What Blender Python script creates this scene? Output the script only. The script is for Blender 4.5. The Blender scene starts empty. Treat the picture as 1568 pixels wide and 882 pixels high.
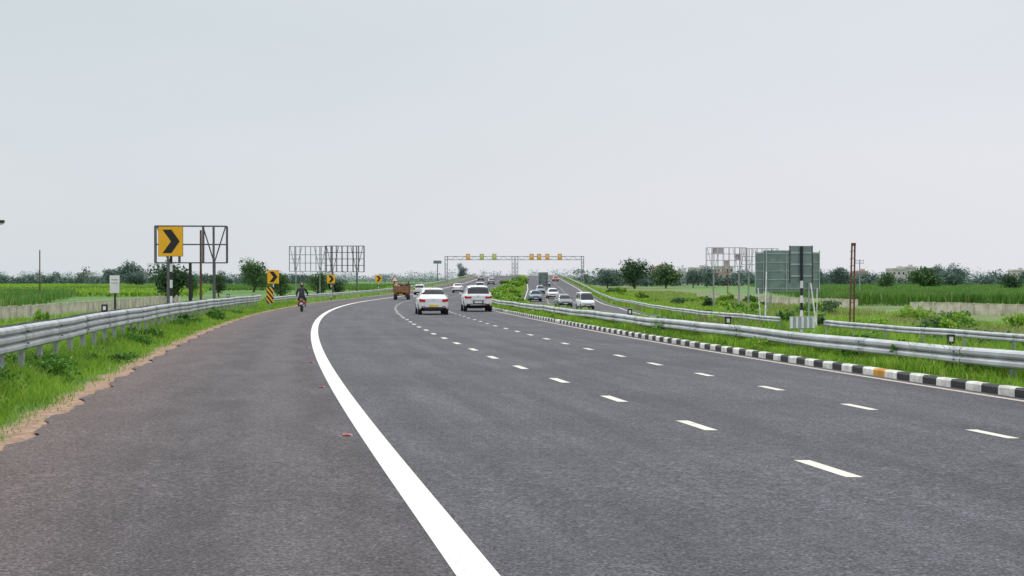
import bpy, math, random
import numpy as np
from mathutils import Vector, Matrix
rng=np.random.default_rng(7); random.seed(7)
sc=bpy.context.scene
COL=sc.collection
# ------------------------------------------------------------------ node helpers
class N:
    def __init__(s,tree): s.t=tree; s.t.nodes.clear()
    def n(s,typ,props=None,**ins):
        nd=s.t.nodes.new(typ)
        for k,v in (props or {}).items(): setattr(nd,k,v)
        for k,v in ins.items():
            key=int(k[1:]) if k[0]=='_' and k[1:].isdigit() else k.replace('_',' ')
            sock=nd.inputs[key]
            if isinstance(v,bpy.types.NodeSocket): s.t.links.new(v,sock)
            else: sock.default_value=v
        return nd
    def math(s,op,a,b=0.0,c=None,clamp=False):
        nd=s.n('ShaderNodeMath',{'operation':op,'use_clamp':clamp},_0=a,_1=b)
        if c is not None:
            if isinstance(c,bpy.types.NodeSocket): s.t.links.new(c,nd.inputs[2])
            else: nd.inputs[2].default_value=c
        return nd.outputs[0]
    def maprange(s,v,a,b,c=0.0,d=1.0):
        nd=s.n('ShaderNodeMapRange',{'clamp':True,'interpolation_type':'SMOOTHSTEP'},_0=v,_1=a,_2=b,_3=c,_4=d); return nd.outputs[0]
    def mix(s,f,a,b,mode='MIX'):
        nd=s.t.nodes.new('ShaderNodeMix'); nd.data_type='RGBA'; nd.blend_type=mode
        for i,v in ((0,f),(6,a),(7,b)):
            if isinstance(v,bpy.types.NodeSocket): s.t.links.new(v,nd.inputs[i])
            else:
                nd.inputs[i].default_value = v if i==0 else (tuple(v)+(1,))[:4]
        return nd.outputs[2]
    def noise(s,vec,scale,detail=3,rough=.55):
        return s.n('ShaderNodeTexNoise',Vector=vec,Scale=scale,Detail=detail,Roughness=rough).outputs[0]
def newmat(name):
    m=bpy.data.materials.new(name); m.use_nodes=True; return m,N(m.node_tree)
def finish(g,col,rough=.6,metal=0,bump=None,bstr=.3,bdist=.01,spec=.5):
    p=g.n('ShaderNodeBsdfPrincipled')
    for k,v in (('Base Color',col),('Roughness',rough),('Metallic',metal),('Specular IOR Level',spec)):
        if isinstance(v,bpy.types.NodeSocket): g.t.links.new(v,p.inputs[k])
        else: p.inputs[k].default_value=(tuple(v)+(1,))[:4] if k=='Base Color' else v
    if bump is not None:
        b=g.n('ShaderNodeBump',Strength=bstr,Distance=bdist,Height=bump); g.t.links.new(b.outputs[0],p.inputs['Normal'])
    o=g.n('ShaderNodeOutputMaterial',Surface=p.outputs[0]); return p
def simple(name,c,rough=.5,metal=0,var=.18,scale=3.0,dirt=None,spec=.5,coat=0):
    m,g=newmat(name)
    co=g.n('ShaderNodeTexCoord').outputs['Object']
    n=g.noise(co,scale,5,.65)
    f=g.maprange(n,.3,.7)
    dk=tuple(x*(1-var) for x in c) if dirt is None else dirt
    lt=tuple(min(1,x*(1+var*.4)) for x in c)
    p=finish(g,g.mix(f,dk,lt),rough,metal,spec=spec)
    if coat: p.inputs['Coat Weight'].default_value=coat
    return m
def foliage(name,dark,light,yellow=None,yamt=.15,nscale=.8,trans=.25):
    m,g=newmat(name)
    ge=g.n('ShaderNodeNewGeometry'); r=ge.outputs['Random Per Island']
    n=g.noise(ge.outputs['Position'],nscale,2)
    f=g.math('ADD',g.math('MULTIPLY',r,.55),g.math('MULTIPLY',g.maprange(n,.3,.7),.5),clamp=True)
    c=g.mix(f,dark,light)
    if yellow is not None:
        n2=g.noise(ge.outputs['Position'],nscale*.35,2)
        yf=g.math('MULTIPLY',g.math('GREATER_THAN',g.math('FRACT',g.math('MULTIPLY',r,17.3)),1-yamt),.8)
        c=g.mix(g.math('ADD',yf,g.maprange(n2,.55,.8,0,.35),clamp=True),c,yellow)
    p=g.n('ShaderNodeBsdfPrincipled',Base_Color=c,Roughness=.55); p.inputs['Specular IOR Level'].default_value=.3
    t=g.n('ShaderNodeBsdfTranslucent',Color=c)
    mx=g.n('ShaderNodeMixShader',_0=trans,_1=p.outputs[0],_2=t.outputs[0])
    g.n('ShaderNodeOutputMaterial',Surface=mx.outputs[0]); return m
# ------------------------------------------------------------------ mesh helpers
def npmesh(name,V,F,mats,midx=None,smooth=False,uv=None,top=True):
    V=np.asarray(V,dtype=np.float32); F=np.asarray(F,dtype=np.int32); k=F.shape[1]
    me=bpy.data.meshes.new(name); me.vertices.add(len(V)); me.vertices.foreach_set('co',V.ravel())
    me.loops.add(F.size); me.loops.foreach_set('vertex_index',F.ravel())
    me.polygons.add(len(F)); me.polygons.foreach_set('loop_start',np.arange(0,F.size,k,dtype=np.int32))
    me.polygons.foreach_set('loop_total',np.full(len(F),k,dtype=np.int32))
    if midx is not None: me.polygons.foreach_set('material_index',np.asarray(midx,dtype=np.int32))
    if smooth: me.polygons.foreach_set('use_smooth',np.ones(len(F),dtype=bool))
    for m in mats: me.materials.append(m)
    me.update(calc_edges=True); me.validate()
    if uv is not None:
        l=me.uv_layers.new(name='UVMap'); l.data.foreach_set('uv',np.asarray(uv,dtype=np.float32)[F.ravel()].ravel())
    ob=bpy.data.objects.new(name,me); COL.objects.link(ob); return ob
class MB:
    def __init__(s): s.v=[];s.f=[];s.m=[];s.s=[]
    def add(s,vs,fs,mat=0,smooth=False):
        b=len(s.v); s.v+= [tuple(x) for x in vs]
        for f in fs: s.f.append([b+i for i in f]); s.m.append(mat); s.s.append(smooth)
    def box(s,c,d,mat=0,R=None,taper=1.0):
        hx,hy,hz=d[0]/2,d[1]/2,d[2]/2
        vs=[Vector((x*hx*(taper if z>0 else 1),y*hy*(taper if z>0 else 1),z*hz)) for z in(-1,1) for y in(-1,1) for x in(-1,1)]
        if R is not None: vs=[R@v for v in vs]
        vs=[v+Vector(c) for v in vs]
        s.add(vs,[(0,2,3,1),(4,5,7,6),(0,1,5,4),(2,6,7,3),(0,4,6,2),(1,3,7,5)],mat)
    def beam(s,p,q,w,mat=0,h=None):
        p=Vector(p);q=Vector(q);d=q-p
        R=d.to_track_quat('Z','Y').to_matrix()
        s.box((p+q)/2,(w,h or w,d.length),mat,R)
    def tube(s,p,q,r1,r2=None,n=12,mat=0,smooth=True,cap=True):
        r2=r1 if r2 is None else r2
        p=Vector(p);q=Vector(q);R=(q-p).to_track_quat('Z','Y').to_matrix()
        vs=[]
        for c,r in((p,r1),(q,r2)):
            for i in range(n):
                a=2*math.pi*i/n; vs.append(c+R@Vector((r*math.cos(a),r*math.sin(a),0)))
        s.add(vs,[(i,(i+1)%n,n+(i+1)%n,n+i) for i in range(n)],mat,smooth)
        if cap:
            s.add(vs[:n][::-1],[tuple(range(n))],mat); s.add(vs[n:],[tuple(range(n))],mat)
    def ell(s,c,r,mat=0,n=16,m=10,R=None,zmin=-1):
        vs=[];fs=[]
        for j in range(m+1):
            t=math.pi*j/m; z=max(math.cos(t),zmin)
            for i in range(n):
                a=2*math.pi*i/n; v=Vector((r[0]*math.sin(t)*math.cos(a),r[1]*math.sin(t)*math.sin(a),r[2]*z))
                if R is not None: v=R@v
                vs.append(v+Vector(c))
        for j in range(m):
            for i in range(n): fs.append((j*n+i,(j+1)*n+i,(j+1)*n+(i+1)%n,j*n+(i+1)%n))
        s.add(vs,fs,mat,True)
    def torus(s,c,R,r,mat=0,n=24,m=8,wx=1.0):
        vs=[];fs=[]
        for i in range(n):
            a=2*math.pi*i/n
            for j in range(m):
                b=2*math.pi*j/m; rr=R+r*math.cos(b)
                vs.append((c[0]+r*wx*math.sin(b),c[1]+rr*math.cos(a),c[2]+rr*math.sin(a)))
        for i in range(n):
            for j in range(m): fs.append((i*m+j,((i+1)%n)*m+j,((i+1)%n)*m+(j+1)%m,i*m+(j+1)%m))
        s.add(vs,fs,mat,True)
    def build(s,name,mats,loc=(0,0,0),rz=0,parent=None):
        me=bpy.data.meshes.new(name); me.from_pydata(s.v,[],s.f)
        for m in mats: me.materials.append(m)
        me.polygons.foreach_set('material_index',s.m); me.polygons.foreach_set('use_smooth',s.s); me.update()
        ob=bpy.data.objects.new(name,me); COL.objects.link(ob); ob.location=loc; ob.rotation_euler=(0,0,rz)
        if parent: ob.parent=parent
        return ob
# ------------------------------------------------------------------ alignment of the expressway
ZF=-2.8
_Y=np.arange(-80,8001,.5)
_m=np.clip(-.18+.0011*(_Y-12),-.18,.018)
_X=np.concatenate([[0],np.cumsum((_m[1:]+_m[:-1])/2*.5)]); _X=_X-np.interp(12,_Y,_X)-.9
rows=np.unique(np.concatenate([np.arange(-40,100,2.),np.arange(100,300,4.),np.arange(300,1000,10.),1000*1.16**np.arange(0,15)]))
_yy=np.arange(-120,1400,1.)
_zz=np.interp(_yy,[-100,0,100,180,237,300,370,440,520,580,650,800,1000],[.4,0,-.5,-.88,-.74,-.3,.35,1.3,2.3,2.75,2.2,0,ZF+.3])
_zz=np.convolve(np.pad(_zz,20,mode='edge'),np.ones(41)/41,mode='valid')
_zrow=np.interp(rows,_yy,_zz)
Xe=lambda Y:np.interp(Y,_Y,_X)
Zr=lambda Y:np.interp(Y,rows,_zrow)
def sm(x,a,b):
    t=np.clip((np.asarray(x,dtype=float)-a)/(b-a),0,1); return t*t*(3-2*t)
_zRrow=_zrow-.9*(1-sm(rows,180,400))
ZR=lambda Y:np.interp(Y,rows,_zRrow)
K=lambda Y:1+.1*sm(Y,20,85)
uL=lambda Y:np.interp(Y,[60,160,300,500],[13,16.5,16.5,14.5])
uR=lambda Y:np.interp(Y,[100,160,300,500],[25,28.5,28.5,26.5])
hd=lambda Y:float(-math.atan(np.interp(Y,_Y,_m)))
def knots(Y):
    k=float(K(Y));a=float(Zr(Y));b=float(ZR(Y));l=float(uL(Y));r=float(uR(Y));q=9.9*k
    P=[(-6000,ZF),(-2500,ZF),(-900,ZF),(-300,ZF),(-120,ZF),(-60,ZF),(-38,ZF),(-26,ZF+.1),(-18,ZF+.45),(-11,(a+ZF)/2+.25),(-7.5,a-.35),(-5.6,a-.1),(-4.6,a-.04),(-3.85,a-.015),(-3.6,a-.05),(0,a-.05),(5,a-.05),(q+.02,a-.05),(q+.13,a+.12),
       (q+.8,a+.16),((q+l)/2+.3,(a+b)/2+.2),(l-.4,b+.06),(l+.1,b-.05),((l+r)/2,b-.05),(r-.1,b-.05),(r+.2,b-.04),(r+2,b-.15),(r+6,(b+ZF)/2),(r+14,ZF+.1),(r+26,ZF),(r+60,ZF),(200,ZF),(400,ZF),(900,ZF),(2500,ZF),(6000,ZF)]
    return P
def G(Y,u):
    P=knots(Y); return float(np.interp(u,[p[0] for p in P],[p[1] for p in P]))
def Gx(X,Y): return G(Y,X-float(Xe(Y)))
def Garr(Y,u):
    idx=np.clip(np.searchsorted(rows,Y)-1,0,len(rows)-2)
    t=(Y-rows[idx])/(rows[idx+1]-rows[idx])
    a=np.empty(len(Y)); b=np.empty(len(Y))
    for i in np.unique(idx):
        mk=idx==i
        for r_,arr in ((rows[i],a),(rows[i+1],b)):
            P=KN[float(r_)]; arr[mk]=np.interp(u[mk],P[0],P[1])
    return a*(1-t)+b*t
KN={}
for y in rows:
    P=knots(y); KN[float(y)]=(np.array([p[0] for p in P]),np.array([p[1] for p in P]))
# ------------------------------------------------------------------ materials
def uvsep(g):
    uv=g.n('ShaderNodeUVMap',{'uv_map':'UVMap'}).outputs[0]
    s=g.n('ShaderNodeSeparateXYZ',_0=uv); return s.outputs[0],s.outputs[1]
def asphalt_nodes(g):
    u,y=uvsep(g); pos=g.n('ShaderNodeNewGeometry').outputs['Position']
    fine=g.noise(pos,42,4,.85); med=g.noise(pos,8,5,.7); big=g.noise(pos,.28,5,.6); chip=g.noise(pos,22,3,.7)
    sv=g.n('ShaderNodeCombineXYZ',_0=g.math('MULTIPLY',u,1.1),_1=g.math('MULTIPLY',y,.05)).outputs[0]
    streak=g.noise(sv,1.5,4,.6)
    sv2=g.n('ShaderNodeCombineXYZ',_0=g.math('MULTIPLY',u,.8),_1=g.math('MULTIPLY',y,.22)).outputs[0]
    str2=g.noise(sv2,1.9,6,.7)
    c=g.mix(g.maprange(streak,.32,.68),(.057,.055,.064),(.084,.082,.093))
    c=g.mix(g.maprange(str2,.45,.72,0,.45),c,(.112,.110,.121))
    c=g.mix(g.maprange(big,.42,.66,0,.45),c,(.043,.041,.048))
    sh=g.maprange(u,-.5,.35,1,0)
    c=g.mix(g.math('MULTIPLY',sh,.75),c,g.mix(g.maprange(str2,.35,.65),(.046,.038,.040),(.080,.068,.071)))
    # smoother paler trail down the shoulder
    tr=g.math('MULTIPLY',g.maprange(g.math('ABSOLUTE',g.math('ADD',u,1.05)),.15,.55,1,0),g.maprange(big,.35,.6,.2,.6))
    c=g.mix(tr,c,(.094,.086,.091))
    dust=g.math('MULTIPLY',g.maprange(g.math('ADD',u,g.math('MULTIPLY',g.math('SUBTRACT',med,.5),2.2)),-3.9,-1.6,1,0),.42)
    c=g.mix(dust,c,(.135,.092,.078))
    ag=g.maprange(fine,.33,.67,.22,2.0)
    ag=g.math('MULTIPLY',ag,g.maprange(chip,.28,.72,.55,1.45))
    ag=g.math('MULTIPLY',ag,g.maprange(med,.30,.70,.70,1.30))
    c=g.n('ShaderNodeVectorMath',{'operation':'MULTIPLY'},_0=c,_1=g.n('ShaderNodeCombineXYZ',_0=ag,_1=ag,_2=ag).outputs[0]).outputs[0]
    v=g.noise(pos,1.5,6,.74)
    c=g.mix(g.maprange(v,.65,.73,0,.42),c,(.25,.24,.25))
    sp=g.n('ShaderNodeTexVoronoi',Vector=pos,Scale=15).outputs[0]
    spm=g.math('MULTIPLY',g.math('LESS_THAN',sp,.15),g.maprange(med,.48,.60))
    c=g.mix(g.math('MULTIPLY',spm,g.maprange(u,-1,1,.62,.28)),c,(.30,.25,.25))
    dk=g.noise(g.n('ShaderNodeCombineXYZ',_0=g.math('MULTIPLY',u,.35),_1=g.math('MULTIPLY',y,1.6)).outputs[0],.9,5,.7)
    c=g.mix(g.maprange(dk,.63,.72,0,.5),c,(.028,.026,.03))
    return c,fine,med,pos
M={}
m,g=newmat('asphalt'); c,fine,med,pos=asphalt_nodes(g)
finish(g,c,g.maprange(med,.3,.7,.66,.85),0,fine,.8,.012,spec=.30); M['asphalt']=m
def paint(name,colr,wear=.45):
    m,g=newmat(name); c,fine,med,pos=asphalt_nodes(g)
    w=g.noise(pos,5,6,.75); w2=g.noise(pos,34,3,.75)
    f=g.maprange(g.math('ADD',g.math('MULTIPLY',w,.55),g.math('MULTIPLY',w2,.45)),.53,.64,0,wear)
    base=g.mix(g.maprange(w,.3,.7),tuple(x*.82 for x in colr),colr)
    finish(g,g.mix(f,base,c),.6,0,fine,.4,.008); return m
M['paint']=paint('white_road_paint',(.80,.785,.71),.55)
M['paint2']=paint('lane_road_paint',(.74,.72,.63),.8)
M['paint3']=paint('edge_road_paint',(.55,.47,.40),.95)
# ground
m,g=newmat('ground_soil_and_grass'); u,y=uvsep(g); pos=g.n('ShaderNodeNewGeometry').outputs['Position']
n1=g.noise(pos,.05,4); n2=g.noise(pos,.6,5,.65); n3=g.noise(pos,7,4,.7)
c=g.mix(g.maprange(n2,.3,.7),(.065,.14,.022),(.13,.24,.045))
c=g.mix(g.maprange(n1,.48,.62,0,.5),c,(.16,.21,.06))
c=g.mix(g.maprange(n3,.35,.8,0,.5),c,(.05,.10,.02))
fs=g.n('ShaderNodeCombineXYZ',_0=g.math('MULTIPLY',u,.004),_1=g.math('MULTIPLY',y,.03)).outputs[0]
far=g.noise(fs,1.4,4)
fn=g.noise(g.n('ShaderNodeCombineXYZ',_0=g.math('MULTIPLY',u,.5),_1=g.math('MULTIPLY',y,.25)).outputs[0],.5,5,.75)
farc=g.mix(g.maprange(far,.35,.65),(.085,.175,.045),(.155,.28,.080))
farc=g.mix(g.maprange(fn,.35,.65,0,.55),farc,(.060,.13,.038))
farc=g.mix(g.maprange(g.noise(fs,3.1,2),.58,.66,0,.5),farc,(.22,.23,.12))
au=g.math('ABSOLUTE',g.math('SUBTRACT',u,8))
c=g.mix(g.maprange(au,40,60),c,farc)
dry=g.math('MULTIPLY',g.maprange(u,26,32),g.maprange(u,70,95,1,0))
c=g.mix(g.math('MULTIPLY',dry,g.maprange(n2,.42,.62,0,.6)),c,(.24,.19,.12))
e=g.math('ADD',u,g.math('MULTIPLY',g.math('SUBTRACT',n2,.5),1.5))
soil=g.mix(g.maprange(n3,.3,.7),(.22,.135,.09),(.42,.29,.21))
c=g.mix(g.math('MULTIPLY',g.maprange(e,-4.45,-4.05),g.maprange(u,2,3,1,0)),c,soil)
finish(g,c,.9,0,n3,.8,.05,spec=.2); M['ground']=m
M['galv']=simple('galvanised_steel',(.50,.525,.54),.60,.2,.26,1.3,spec=.35)
M['post']=simple('galvanised_post',(.42,.45,.46),.6,.2,.3,5)
M['kw']=simple('kerb_white_paint',(.72,.72,.67),.7,0,.35,4)
M['kb']=simple('kerb_black_paint',(.022,.022,.024),.6,0,.4,5)
M['ky']=simple('kerb_orange_paint',(.62,.30,.04),.6,0,.3,5)
M['yel']=simple('sign_yellow',(.95,.47,.012),.4,0,.08,2)
M['blk']=simple('sign_black',(.012,.012,.014),.45,0,.3,4)
M['wht']=simple('sign_white',(.80,.80,.79),.45,0,.12,4)
M['signback']=simple('sign_back_aluminium',(.20,.27,.25),.5,.25,.25,1.5)
M['signrib']=simple('sign_rib_steel',(.38,.45,.44),.5,.3,.2,3)
M['frame']=simple('weathered_steel_frame',(.14,.14,.15),.6,.3,.4,1)
M['frameL']=simple('pale_steel_frame',(.34,.35,.38),.6,.2,.3,1)
M['rust']=simple('rusty_steel',(.16,.075,.05),.8,.1,.45,2)
M['pinkp']=simple('faded_panel',(.55,.42,.47),.7,0,.3,.6)
M['wall']=simple('boundary_wall_concrete',(.60,.545,.455),.9,0,.35,.7)
M['tyre']=simple('tyre_rubber',(.02,.02,.021),.85,0,.2,5)
M['rim']=simple('wheel_alloy',(.5,.51,.53),.35,.7,.1,5)
M['cwhite']=simple('car_paint_white',(.78,.79,.80),.28,0,.06,1.5,coat=.6)
M['cblue']=simple('car_paint_blue_grey',(.20,.27,.36),.3,.3,.1,1.5,coat=.6)
M['cgrey']=simple('car_paint_grey',(.20,.22,.24),.3,.4,.1,1.5,coat=.6)
M['cred']=simple('car_paint_red',(.45,.03,.025),.3,0,.1,1.5,coat=.6)
M['glass']=simple('car_glass',(.012,.015,.018),.08,0,.3,1.0,spec=.5)
M['trim']=simple('black_plastic',(.025,.025,.027),.6,0,.2,4)
M['tail']=simple('tail_lamp_red',(.55,.015,.012),.2,0,.25,9)
M['lamp']=simple('head_lamp_clear',(.70,.72,.74),.12,.3,.15,9)
M['plw']=simple('number_plate_white',(.75,.75,.73),.5)
M['ply']=simple('number_plate_yellow',(.85,.58,.02),.5)
M['skin']=simple('skin',(.26,.14,.085),.55)
M['concb']=simple('village_plaster',(.55,.53,.50),.9,0,.2,.3)
M['concp']=simple('village_plaster_pink',(.50,.36,.32),.9,0,.2,.3)
M['bark']=simple('bark',(.09,.065,.045),.9,0,.4,3)
M['grass']=foliage('verge_grass',(.070,.17,.014),(.30,.53,.050),(.46,.50,.10),.10,.5,.35)
M['grassY']=foliage('median_grass',(.090,.21,.018),(.34,.58,.055),(.54,.54,.13),.10,.35,.35)
M['weed']=foliage('weed_leaves',(.022,.080,.012),(.13,.31,.035),None,0,1.2,.2)
M['maize']=foliage('maize_leaves',(.045,.13,.022),(.17,.34,.060),(.34,.37,.14),.07,.12,.25)
M['dryg']=foliage('dry_grass',(.12,.19,.04),(.30,.38,.11),(.46,.38,.20),.28,.15,.25)
M['leafD']=foliage('tree_leaves_dark',(.016,.048,.024),(.060,.13,.050),None,0,.35,.15)
M['leafM']=foliage('tree_leaves',(.035,.085,.032),(.11,.205,.065),None,0,.35,.15)
M['leafF']=foliage('tree_leaves_haze_tint',(.068,.118,.108),(.145,.215,.180),None,0,.08,.1)  # aerial haze painted into the leaf colour of farther trees
M['leafH']=foliage('tree_leaves_distant_haze_tint',(.22,.29,.30),(.32,.395,.395),None,0,.04,.1)  # paler, bluer leaf colour stands in for thicker haze at the horizon
# ------------------------------------------------------------------ ground sheet
cols=len(knots(0)); V=[];UV=[]
for y in rows:
    us,zs=KN[float(y)]; xe=float(Xe(y))
    for u_,z_ in zip(us,zs): V.append((xe+u_,y,z_)); UV.append((u_,y))
idx=np.arange(len(rows)*cols).reshape(len(rows),cols)
def gridF(idx): return np.stack([idx[:-1,:-1].ravel(),idx[:-1,1:].ravel(),idx[1:,1:].ravel(),idx[1:,:-1].ravel()],1)
npmesh('ground',V,gridF(idx),[M['ground']],uv=UV,smooth=True)
def ribbon(name,ys,ufs,zf,dz,mat):
    V=[];UV=[]
    for y in ys:
        xe=float(Xe(y))
        for uf in ufs:
            u_=uf(y) if callable(uf) else uf; V.append((xe+float(u_),y,float(zf(y))+dz)); UV.append((float(u_),y))
    i=np.arange(len(V)).reshape(len(ys),len(ufs)); return npmesh(name,V,gridF(i),[mat],uv=UV)
ry=rows[rows<=1000]
def ragged(y): return -3.78+.07*math.sin(y*1.7)+.05*math.sin(y*4.1+1)+.03*math.sin(y*9.3)
ys_f=np.unique(np.concatenate([ry,np.arange(8,90,.25)]))
ribbon('expressway_road',ys_f,[ragged,-3.4,0,4,7,lambda y:9.9*K(y)+.01],Zr,0,M['asphalt'])
ribbon('opposite_carriageway_road',ry,[uL,lambda y:(uL(y)+uR(y))/2,uR],ZR,0,M['asphalt'])
def merged_strips(name,segs,mat):
    V=[];UV=[];F=[]
    for ys,uf,w,zf in segs:
        b=len(V)
        for j,y in enumerate(ys):
            xe=float(Xe(y)); u0=float(uf(y))
            for s_ in(-.5,.5): V.append((xe+u0+s_*w,y,float(zf(y))+.004)); UV.append((u0+s_*w,y))
            if j: F.append((b+2*j-2,b+2*j-1,b+2*j+1,b+2*j))
    return npmesh(name,V,F,[mat],uv=UV)
def seg(a,b):
    r=rows[(rows>a)&(rows<b)]; return np.concatenate([[a],r,[b]])
merged_strips('solid_edge_line',[(seg(-20,900),lambda y:0*y,.25,Zr)],M['paint'])
rj=random.Random(9)
merged_strips('lane_dash_marking',[(seg(y,y+1.15+rj.uniform(-.05,.05)),lambda y,o=rj.uniform(-.025,.025):3.9*K(y)+o,.15,Zr) for y in 12.2+3.95*np.arange(-3,110)]+
                     [(seg(y-.95,y+rj.uniform(-.05,.05)),lambda y,o=rj.uniform(-.025,.025):6.9*K(y)+o,.14,Zr) for y in 16.25+3.5*np.arange(-3,125)],M['paint2'])
merged_strips('median_edge_line',[(seg(-20,900),lambda y:9.62*K(y),.13,Zr)],M['paint3'])
merged_strips('opposite_edge_line',[(seg(10,900),lambda y:uR(y)-.9,.16,ZR),(seg(10,900),lambda y:uL(y)+.4,.14,ZR)],M['paint2'])
merged_strips('opposite_lane_dash_marking',[(seg(y,y+1.6),lambda y:(uL(y)*2+uR(y)-.9)/3+.2,.15,ZR) for y in np.arange(20,480,5.)]+[(seg(y,y+1.6),lambda y:(uL(y)+2*uR(y)-1.8)/3+.1,.15,ZR) for y in np.arange(22,480,5.)],M['paint2'])
# ------------------------------------------------------------------ kerb
mb=MB(); yv=2.0;i=0
rk=random.Random(3)
while yv<260:
    L=.5; y0,y1=yv,yv+L-.006
    mt=i%2
    if 25.0<yv<25.55: mt=2
    if i%2==1 and rk.random()<.03: mt=0
    q0=9.9*float(K(y0))+float(Xe(y0)); q1=9.9*float(K(y1))+float(Xe(y1)); a0=float(Zr(y0));a1=float(Zr(y1)); h=.135+rk.uniform(-.006,.006)
    j=rk.uniform(-.008,.008)
    vs=[(q0+j,y0,a0-.06),(q0+.14+j,y0,a0-.06),(q0+.14+j,y0,a0+h),(q0+.025+j,y0,a0+h),(q0+j,y0,a0+h-.03),
        (q1+j,y1,a1-.06),(q1+.14+j,y1,a1-.06),(q1+.14+j,y1,a1+h),(q1+.025+j,y1,a1+h),(q1+j,y1,a1+h-.03)]
    mb.add(vs,[(0,1,2,3,4),(9,8,7,6,5),(0,4,9,5),(4,3,8,9),(3,2,7,8),(2,1,6,7)],mt)
    yv+=L;i+=1
mb.build('median_kerb',[M['kw'],M['kb'],M['ky']])
# ------------------------------------------------------------------ guard rails
def guardrail(name,y0,y1,uf,zf,face,zc,bumps=2,double=False,postgap=2.0,marks=(),bp=.155):
    mb=MB(); H=bp*bumps/2
    pr=[]
    for b in range(bumps):
        z0=-H+b*bp; k_=bp/.31
        pr+=[(.0,z0+.01*k_),(.055,z0+.05*k_),(.08,z0+.105*k_),(.08,z0+.205*k_),(.055,z0+.26*k_)]
    pr+=[(.0,H)]
    ys=np.arange(y0,y1+.01,2.0)
    sides=[face]+([-face] if double else [])
    jg=lambda y:.008*math.sin(y*2.3)+.012*math.sin(y*.37)
    for sd in sides:
        vs=[];n=len(pr)
        for y in ys:
            X=float(Xe(y))+float(uf(y)); Z=float(zf(y))+zc
            for d,z in pr: vs.append((X+sd*(d+.13)+jg(y),y,Z+z+jg(y)))
        fs=[]
        for j in range(len(ys)-1):
            for i_ in range(n-1): fs.append((j*n+i_,j*n+i_+1,(j+1)*n+i_+1,(j+1)*n+i_))
        mb.add(vs,fs,0)
        for y in ys[::2]:
            X=float(Xe(y))+float(uf(y)); sl=float(np.interp(y,_Y,_m))
            vv=[]
            for yy in (y-.18,y+.18):
                for d,z in pr: vv.append((X+sl*(yy-y)+sd*(d+.139)+jg(y),yy,float(zf(yy))+zc+z*1.02+jg(y)))
            mb.add(vv,[(i_,i_+1,n+i_+1,n+i_) for i_ in range(n-1)],1)
            for zz in(-H*.45,H*.45): mb.tube((X+sd*.2,y,float(zf(y))+zc+zz),(X+sd*.24,y,float(zf(y))+zc+zz),.014,n=6,mat=2)
    for y in np.arange(y0+.5,y1,postgap):
        u_=float(uf(y)); X=float(Xe(y))+u_; gz=G(y,u_)-.1; top=float(zf(y))+zc+H*.8
        mb.box((X,y,(gz+top)/2),(.09,.13,top-gz),1)
        mb.box((X+face*.08,y,float(zf(y))+zc),(.09,.11,.22),1)
        if double: mb.box((X-face*.08,y,float(zf(y))+zc),(.09,.11,.22),1)
    for y in marks:
        X=float(Xe(y))+float(uf(y)); Z=float(zf(y))+zc+H
        s_=1 if y>30 else .8
        mb.box((X,y,Z+.02),(.04,.04,.25),2)
        mb.box((X,y-.03,Z+.10),(.17*s_,.03,.20*s_),2); mb.box((X,y-.052,Z+.10),(.08*s_,.012,.10*s_),3)
    return mb.build(name,[M['galv'],M['post'],M['blk'],M['wht']])
guardrail('guardrail',6,104,lambda y:-5.75+.0*y,Zr,1,.70,3,True,2.0,marks=(38.6,84),bp=.155)
guardrail('guardrail',106,560,lambda y:-5.4-.0*y,Zr,1,.60,2,False,4.0,marks=(150,))
guardrail('guardrail',8,470,lambda y:9.9*K(y)+.75,Zr,-1,.47,2,False,2.0,marks=(24.6,37.5,50),bp=.15)
guardrail('guardrail',40,73,lambda y:uR(y)+.8,ZR,-1,.62,2,False,4.0)
guardrail('guardrail',80,560,lambda y:uR(y)+.8,ZR,-1,.62,2,False,4.0)
# ------------------------------------------------------------------ blades / leaves
def pn(x,y,s):
    return .5+.25*(np.sin(x*s+1.3*np.sin(y*s*.7))+np.sin(y*s*1.3+1.7*np.sin(x*s*.9+2)))
def blades(name,X,Y,Z,H,W,mat,lean=.45):
    n=len(X); a=rng.uniform(0,2*math.pi,n); b=rng.uniform(0,2*math.pi,n); l=rng.uniform(.1,1,n)*lean*H
    dx,dy=np.cos(a),np.sin(a); lx,ly=np.cos(b)*l,np.sin(b)*l
    V=np.empty((n,6,3))
    for i,(t,w,le) in enumerate(((0,1,0),(.55,.8,.3),(1,.12,1))):
        for j,s_ in enumerate((-1,1)):
            V[:,2*i+j,0]=X+lx*le+s_*dx*W*w/2; V[:,2*i+j,1]=Y+ly*le+s_*dy*W*w/2; V[:,2*i+j,2]=Z+H*t*(1-.15*le)
    o=np.arange(n)[:,None]*6
    F=np.concatenate([o+np.array([[0,1,3,2]]),o+np.array([[2,3,5,4]])])
    return npmesh(name,V.reshape(-1,3),F,[mat])
def logY(n,a,b,p=1.0): return a*(b/a)**(rng.uniform(0,1,n)**p)
# left verge
n=190000; Y=logY(n,11,130); u=-3.85-rng.uniform(0,1,n)**.8*7.5
cl=pn(u*1.0,Y,1.9)*.6+pn(u*2.3,Y*.8,.9)*.4; keep=(rng.uniform(0,1,n)<np.clip((-u-3.75)*2.4*(cl+.1)-.05,0,1)); Y=Y[keep];u=u[keep];cl=cl[keep]
H=(.05+.13*np.clip(-u-3.9,0,1.6)+.30*np.clip(cl-.35,0,1)*np.clip(-u-4.0,0,1))*rng.uniform(.4,1.5,len(Y))
H=H+np.where(-u>6.3,.16,0)*rng.uniform(.2,1.3,len(Y))
blades('verge_grass',Xe(Y)+u,Y,Garr(Y,u)-.01,H,.007+.00042*Y,M['grass'],.8)
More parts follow.
